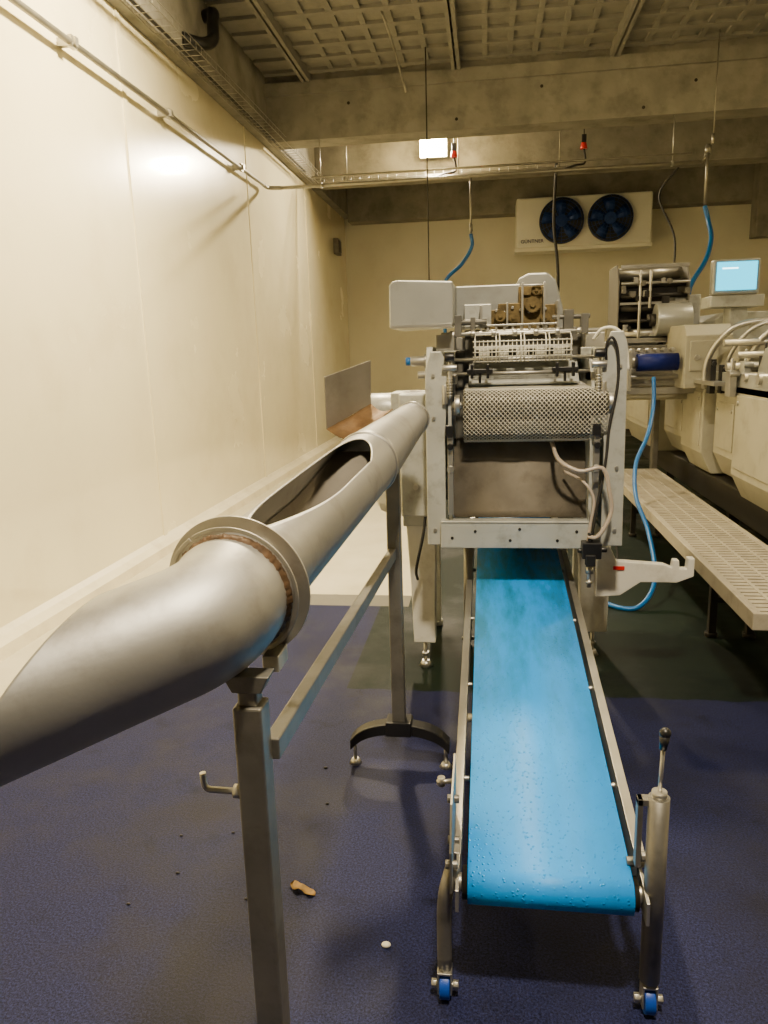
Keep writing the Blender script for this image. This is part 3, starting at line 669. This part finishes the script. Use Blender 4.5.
mb.obj("front_bars",STEEL,U,bevel=.002)
MB().box(1.10,1.64,6.98,7.0,1.62,2.2).obj("back_plate",DARK,U)
MB().box(1.55,1.76,6.66,6.9,1.75,2.0).obj("drive_box",GREY,U,bevel=.01)
MB().cyl((1.37,6.52,1.80),(1.64,6.52,1.80),.13,n=40).obj("large_drum",GREYL,U,bevel=.006,label="large pale grey drum roller")
MB().cyl((1.33,6.52,1.80),(1.37,6.52,1.80),.05,n=24).obj("drum_hub",DARK,U)
MB().box(1.16,1.58,7.02,7.1,1.3,1.62).obj("support_plate",GREY,U,bevel=.005)
MB().box(1.50,1.55,7.0,7.1,.0,1.62).obj("support_leg",MID,U,bevel=.005)
MB().box(1.08,1.15,7.02,7.1,.0,1.62).obj("support_leg",MID,U,bevel=.005)
H=root("touch_screen_terminal",(1.86,6.05,1.62),"lit cyan touch screen in a grey housing on an arm","control screen")
MB().box(1.66,1.99,6.0,6.09,1.95,2.20).obj("screen_housing",GREYL,H,bevel=.010)
sc=MB().box(1.685,1.965,5.990,6.0,1.98,2.18).obj("screen_panel",SCREEN,H)
MB().box(1.72,1.83,5.986,5.990,2.13,2.14).obj("screen_line",SCREENL,sc)
MB().box(1.66,2.04,6.02,6.3,1.86,1.945).obj("screen_shelf",GREY,H,bevel=.006)
MB().prism([(1.82,1.622),(1.98,1.622),(1.94,1.86),(1.82,1.86)],'y',6.08,6.25).obj("screen_arm",GREY,H,bevel=.006)

# ---------------------------------------------------------------- cooler on wall
E=root("evaporator_cooler",(1.70,14.6,3.33),"cream twin-fan evaporator cooler hung beneath the rear beam","air cooler")
MB().box(.52,2.85,14.15,14.70,3.36,4.20).obj("casing",FROST,E,bevel=.03)
MB().box(.50,2.87,14.2,14.66,3.30,3.37).obj("drip_tray",FROST,E,bevel=.01)
for fx in(1.30,2.13):
    zc=3.78
    MB().cyl((fx,14.10,zc),(fx,14.148,zc),.36,n=48).obj("fan_recess",BLACK,E)
    fr=MB().ring((fx,14.09,zc),(0,1,0),.385,.35,.06,n=48).obj("fan_ring",BLACK,E,bevel=.004)
    mb=MB().cyl((fx,14.04,zc),(fx,14.11,zc),.10,n=24)
    for k in range(5):
        t=2*math.pi*k/5+.3; a=Vector((math.cos(t),0,math.sin(t))); b=Vector((-math.sin(t),0,math.cos(t)))
        o=Vector((fx,14.08,zc))
        mb.grid([[o+a*.08-b*.04+Vector((0,-.02,0)),o+a*.08+b*.05+Vector((0,.01,0))],[o+a*.22-b*.07+Vector((0,-.03,0)),o+a*.22+b*.11+Vector((0,.015,0))],[o+a*.335-b*.05+Vector((0,-.03,0)),o+a*.33+b*.15+Vector((0,.015,0))]])
    mb.obj("fan_blades",FANB,fr,solid=.006)
    mb=MB()
    for rr_ in(.09,.15,.21,.27,.33,.375): mb.ring((fx,14.02,zc),(0,1,0),rr_+.004,rr_-.004,.006,n=40)
    for k in range(8):
        t=math.pi*k/8; mb.cyl((fx-.38*math.cos(t),14.03,zc-.38*math.sin(t)),(fx+.38*math.cos(t),14.03,zc+.38*math.sin(t)),.004,n=6)
    mb.obj("fan_guard",FANB,fr)
cu=bpy.data.curves.new("brand_lettering",'FONT'); cu.body="GÜNTNER"; cu.size=.085; cu.extrude=.003
to=bpy.data.objects.new("tmp_text",cu); COL.objects.link(to); bpy.context.view_layer.update()
me=bpy.data.meshes.new_from_object(to.evaluated_get(bpy.context.evaluated_depsgraph_get())); bpy.data.objects.remove(to)
me.materials.clear(); me.materials.append(BLUER)
tx=bpy.data.objects.new("brand_lettering",me); COL.objects.link(tx); tx.parent=E
tx.rotation_euler=(math.pi/2,0,0); tx.location=Vector((.60,14.142,3.44))-WO[E.name]
# ---------------------------------------------------------------- ceiling pipes etc
def thing(mb,name,mat,label,category,**k): return mb.obj(name,mat,label=label,cat=category,**k)
W=root("overhead_water_pipe",(-2.6,9.4,3.6),"long galvanised water pipe along the wall and beneath the beam","pipe")
MB().path([(-2.66,-2,3.62),(-2.66,9.25,3.62)],.022).path(cat([(-2.66,9.25,3.62),(-2.65,9.42,3.62),(-2.5,9.48,3.62)],6),.024).obj("pipe",GALV,W)
MB().path([(-2.5,9.48,3.62),(2.42,9.48,3.62)],.022).obj("pipe",GALV,W)
MB().path([(-2.1,9.40,3.70),(2.3,9.40,3.70)],.012).obj("pipe",GALV,W)
MB().path(cat([(2.40,9.48,3.62),(2.46,9.48,3.66),(2.48,9.48,3.78)],5)+[Vector((2.48,9.48,3.80))],.022).cyl((2.48,9.46,3.16),(2.48,9.46,3.80),.018).cyl((2.48,9.46,3.7),(2.48,9.46,3.78),.035).obj("drop_pipe",GALV,W)
MB().cyl((-.19,9.48,2.98),(-.19,9.48,3.62),.014).cyl((-.19,9.48,3.0),(-.19,9.48,3.08),.022).obj("drop_pipe",GALV,W)
for y in(2.5,5.0,6.5,8.4):
    MB().box(-2.75,-2.62,y-.02,y+.02,3.60,3.65).box(-2.67,-2.64,y-.03,y+.03,3.585,3.66).obj("pipe_clip",STEEL,W)
for x in(-2.0,2.1):
    MB().cyl((x,9.47,3.62),(x,9.47,4.15),.006,n=8).ring((x,9.48,3.62),(1,0,0),.032,.022,.02,n=20).obj("pipe_hanger",STEEL,W)
thing(MB().cyl((-.66,8.9,2.2),(-.66,8.9,4.86),.007,n=8).cyl((-.66,8.9,2.16),(-.66,8.9,2.26),.014,n=8),"hanging_rod",DARK,"thin steel rod hanging from the ceiling","rod",group="thin rods hanging from the ceiling")
thing(MB().cyl((2.46,9.2,3.8),(2.46,9.2,4.86),.007,n=8).cyl((2.46,9.2,3.74),(2.46,9.2,3.84),.02,n=8),"hanging_rod",GALV,"thin steel rod hanging from the ceiling","rod",group="thin rods hanging from the ceiling")
thing(MB().path(cat([(-1.02,8.0,4.86),(-.93,8.1,4.6),(-.80,8.1,4.15)],6),.011),"hanging_conduit",GALV,"thin crooked conduit hanging from the ceiling","conduit")
thing(MB().path(cat([(-.19,9.48,2.97),(-.18,9.46,2.82),(-.30,9.40,2.62),(-.48,9.35,2.45),(-.55,9.3,2.2),(-.5,9.3,1.8),(-.45,9.3,1.0),(-.4,9.3,.1),(-.2,9.3,.025)],10),.022),"air_hose",BLUEH,"blue hose curling down from the pipe drop","hose")
thing(MB().path(cat([(2.48,9.46,3.14),(2.52,9.42,2.96),(2.50,9.2,2.75),(2.40,9.0,2.5),(2.2,8.8,2.2),(2.15,8.6,1.9)],10),.026),"air_hose",BLUEH,"blue hose hanging from the pipe end to the machine","hose")
thing(MB().path(cat([(1.25,5.9,1.36),(1.24,5.82,1.15),(1.16,5.6,.95),(1.05,5.4,.78),(1.02,5.2,.58),(1.07,5.0,.38),(1.06,4.7,.14),(.92,4.5,.02),(.74,4.6,.016),(.70,5.0,.016),(.9,5.25,.016)],10),.015),"air_hose",BLUEH,"blue hose looping down to the floor","hose")
thing(MB().path(cat([(1.0,7.3,1.2),(.95,7.3,.8),(1.0,7.2,.3),(.92,7.1,.05),(.80,6.6,.015),(.62,6.3,.015),(.75,5.95,.015),(1.0,6.1,.015)],10),.014),"air_hose",BLUEH,"blue hose looping down to the floor","hose")
thing(MB().path(cat([(1.04,5.95,1.3),(.98,5.9,1.0),(.88,5.8,.65),(.95,5.7,.25),(.98,5.6,.02),(.85,5.5,.012),(.72,5.55,.012)],10),.008),"floor_cable",BLACKR,"thin black cable curling on the floor by the walkway","cable")
thing(MB().path(cat([(.95,11.2,4.1),(.93,11.2,3.3),(1.0,11.2,2.6),(1.0,11.2,1.2),(1.0,11.2,.02)],8),.022),"power_cable",BLACKR,"black cable dropping down from the tray","cable")
thing(MB().path(cat([(2.2,9.6,3.6),(2.0,9.6,3.3),(2.15,9.4,2.8),(2.05,9.0,2.2),(1.9,8.5,1.6)],8),.012),"power_cable",BLACKR,"thin black cable hanging beside the pipe end","cable")
mb=MB(); 
for dx in(0,.1,.2): mb.cyl((-2.60+dx,0,4.12),(-2.60+dx,12,4.12),.004,n=6)
mb.cyl((-2.60,0,4.18),(-2.60,12,4.18),.004,n=6); mb.cyl((-2.40,0,4.18),(-2.40,12,4.18),.004,n=6)
y=0.1
while y<12: mb.path([(-2.60,y,4.18),(-2.60,y,4.12),(-2.40,y,4.12),(-2.40,y,4.18)],.003,n=5); y+=.12
tr=thing(mb,"cable_tray",GALV,"wire mesh cable tray running along the wall top","cable tray")
thing(MB().path([(-2.55,0,4.14),(-2.53,4,4.135),(-2.55,11,4.14)],.014),"power_cable",BLACKR,"black cable lying in the wire tray","cable")
mb=MB()
for dz in(0,.06,.12): mb.cyl((-2.3,11.3,4.0+dz),(1.2,11.3,4.0+dz),.005,n=6)
mb.cyl((-2.3,11.1,4.0),(1.2,11.1,4.0),.005,n=6); mb.cyl((-2.3,11.2,4.0),(1.2,11.2,4.0),.005,n=6)
x=-2.3
while x<1.2: mb.path([(x,11.1,4.06),(x,11.1,4.0),(x,11.3,4.0),(x,11.3,4.12)],.004,n=5); x+=.13
for x in(-2.0,-.4,1.0): mb.cyl((x,11.3,4.0),(x,11.3,4.86),.008,n=6)
thing(mb,"cable_tray",GALV,"wire mesh cable tray hung below the beams","cable tray")
for x in(-.45,1.30):
    R0=root("ceiling_socket",(x,11.1,4.2),"red-capped hanging socket on a black drop cable","socket","red-capped sockets under the ceiling")
    MB().box(x-.03,x+.03,11.07,11.13,4.3,4.4).cyl((x,11.1,4.40),(x,11.1,4.86),.008,n=8).obj("socket_body",BLACK,R0,bevel=.004)
    MB().cyl((x,11.1,4.22),(x,11.1,4.30),.05,.035,n=20).obj("socket_cap",RED,R0,bevel=.004)
    MB().path(cat([(x,11.1,4.24),(x+.02,11.1,4.05),(x-.12,11.0,4.0),(x-.25,11.0,3.96)],6),.014).obj("socket_cable",BLACKR,R0)
thing(MB().path(cat([(-2.62,7.45,4.72),(-2.50,7.35,4.70),(-2.47,7.25,4.58),(-2.46,7.18,4.42),(-2.50,7.0,4.32),(-2.62,6.85,4.32)],8),.055,n=16),"drain_elbow",BLACK,"dark pipe elbow fixed to the concrete ledge","pipe")
wb=root("wall_junction_box",(-2.7,14.0,3.4),"small grey box on the wall near the corner","junction box")
MB().box(-2.75,-2.66,13.85,14.15,3.38,3.66).obj("box_body",MID,wb,bevel=.01)
MB().box(-2.66,-2.65,13.88,14.12,3.42,3.62).obj("box_lid",DARK,wb,bevel=.004)

# ---------------------------------------------------------------- floor bits
rows=[]
for i in range(9):
    t=i/8; wv=(.016+.008*math.sin(9*t))*math.sin(math.pi*t)**.7+.002
    rows.append([(-.60+.085*t,1.925-.03*t+wv*k,.004+.010*abs(k)*math.sin(7*t+k)**2+.004*math.sin(5*t)) for k in(-1,0,1)])
thing(MB().grid(rows),"leaf",LEAF,"dry yellow-brown leaf on the wet floor","leaf",solid=.001)
thing(MB().ball((-.275,1.72,.007),.012,sc=(1.1,.8,.6)),"food_scrap",WOODY,"small white scrap on the floor","food scrap")
for k in range(8):
    x=random.uniform(-1.1,-.5);y=random.uniform(1.8,2.7)
    thing(MB().ball((x,y,.003),.005+.003*random.random(),n=8,sc=(1.3,.8,.5)),"debris_crumb",DARK,"small dark crumb on the floor","debris",group="dark crumbs on the floor")

# ---------------------------------------------------------------- lamps
def area(name,loc,tgt,size,e,col=(1,.84,.60)):
    l=bpy.data.lights.new(name,'AREA'); l.shape='RECTANGLE'; l.size=size[0]; l.size_y=size[1]; l.energy=e; l.color=col
    o=bpy.data.objects.new(name,l); COL.objects.link(o); o.location=loc
    o.rotation_euler=(Vector(tgt)-Vector(loc)).to_track_quat('-Z','Y').to_euler(); return o
def flood(x,y,z,e,tgt,sz=(.34,.2),col=(1,.84,.60)):
    R0=root("flood_light",(x,y,z),"ceiling flood light with bright warm glass","ceiling lamp","flood lights under the ceiling")
    MB().box(x-.2,x+.2,y+.13,y+.30,z-.03,z+.26).box(x-.02,x+.02,y+.2,y+.24,z+.24,4.86).obj("lamp_housing",GREY,R0,bevel=.01)
    g=MB(); f=[(x-.19,y-.0,z+.25),(x+.19,y-.0,z+.25),(x+.19,y+.08,z-.05),(x-.19,y+.08,z-.05)]
    g.add(f+[(a,y+.13,c) for a,b,c in f],[(0,1,2,3),(7,6,5,4),(0,4,5,1),(1,5,6,2),(2,6,7,3),(3,7,4,0)])
    g.obj("lamp_lens",LAMP,R0)
    a=area("lamp_light",(x,y-.10,z+.04),tgt,sz,e,col); a.parent=R0; a.location=Vector((0,-.10,.04))
flood(-.77,11.5,4.42,260,(-1.6,7,1),(.3,.1))
flood(-.9,5.0,4.40,420,(-2.75,4.3,1.9),(.3,.2),(1,.82,.53))
flood(.3,.6,4.40,310,(.1,2.8,0),(.3,.22))
flood(3.6,6.0,4.40,50,(2.6,6,0),(.3,.2))
wd=bpy.data.worlds.new("world"); S.world=wd; wd.use_nodes=True
wd.node_tree.nodes["Background"].inputs[0].default_value=(1,.92,.80,1); wd.node_tree.nodes["Background"].inputs[1].default_value=.05

# ---------------------------------------------------------------- camera
cd=bpy.data.cameras.new("camera"); cam=bpy.data.objects.new("camera",cd); COL.objects.link(cam)
cd.sensor_fit='VERTICAL'; cd.sensor_height=36; cd.lens=26.0; cd.clip_start=.05
ps,pt,ro=math.radians(8.1),math.radians(12.13),math.radians(1.72)
Fv=Vector((-math.sin(ps)*math.cos(pt),math.cos(ps)*math.cos(pt),-math.sin(pt)))
R0v=Vector((math.cos(ps),math.sin(ps),0)); U0v=R0v.cross(Fv)
Rv=R0v*math.cos(ro)-U0v*math.sin(ro); Uv=R0v*math.sin(ro)+U0v*math.cos(ro)
m=Matrix((Rv,Uv,-Fv)).transposed().to_4x4(); m.translation=Vector((0,0,1.6)); cam.matrix_world=m
S.camera=cam
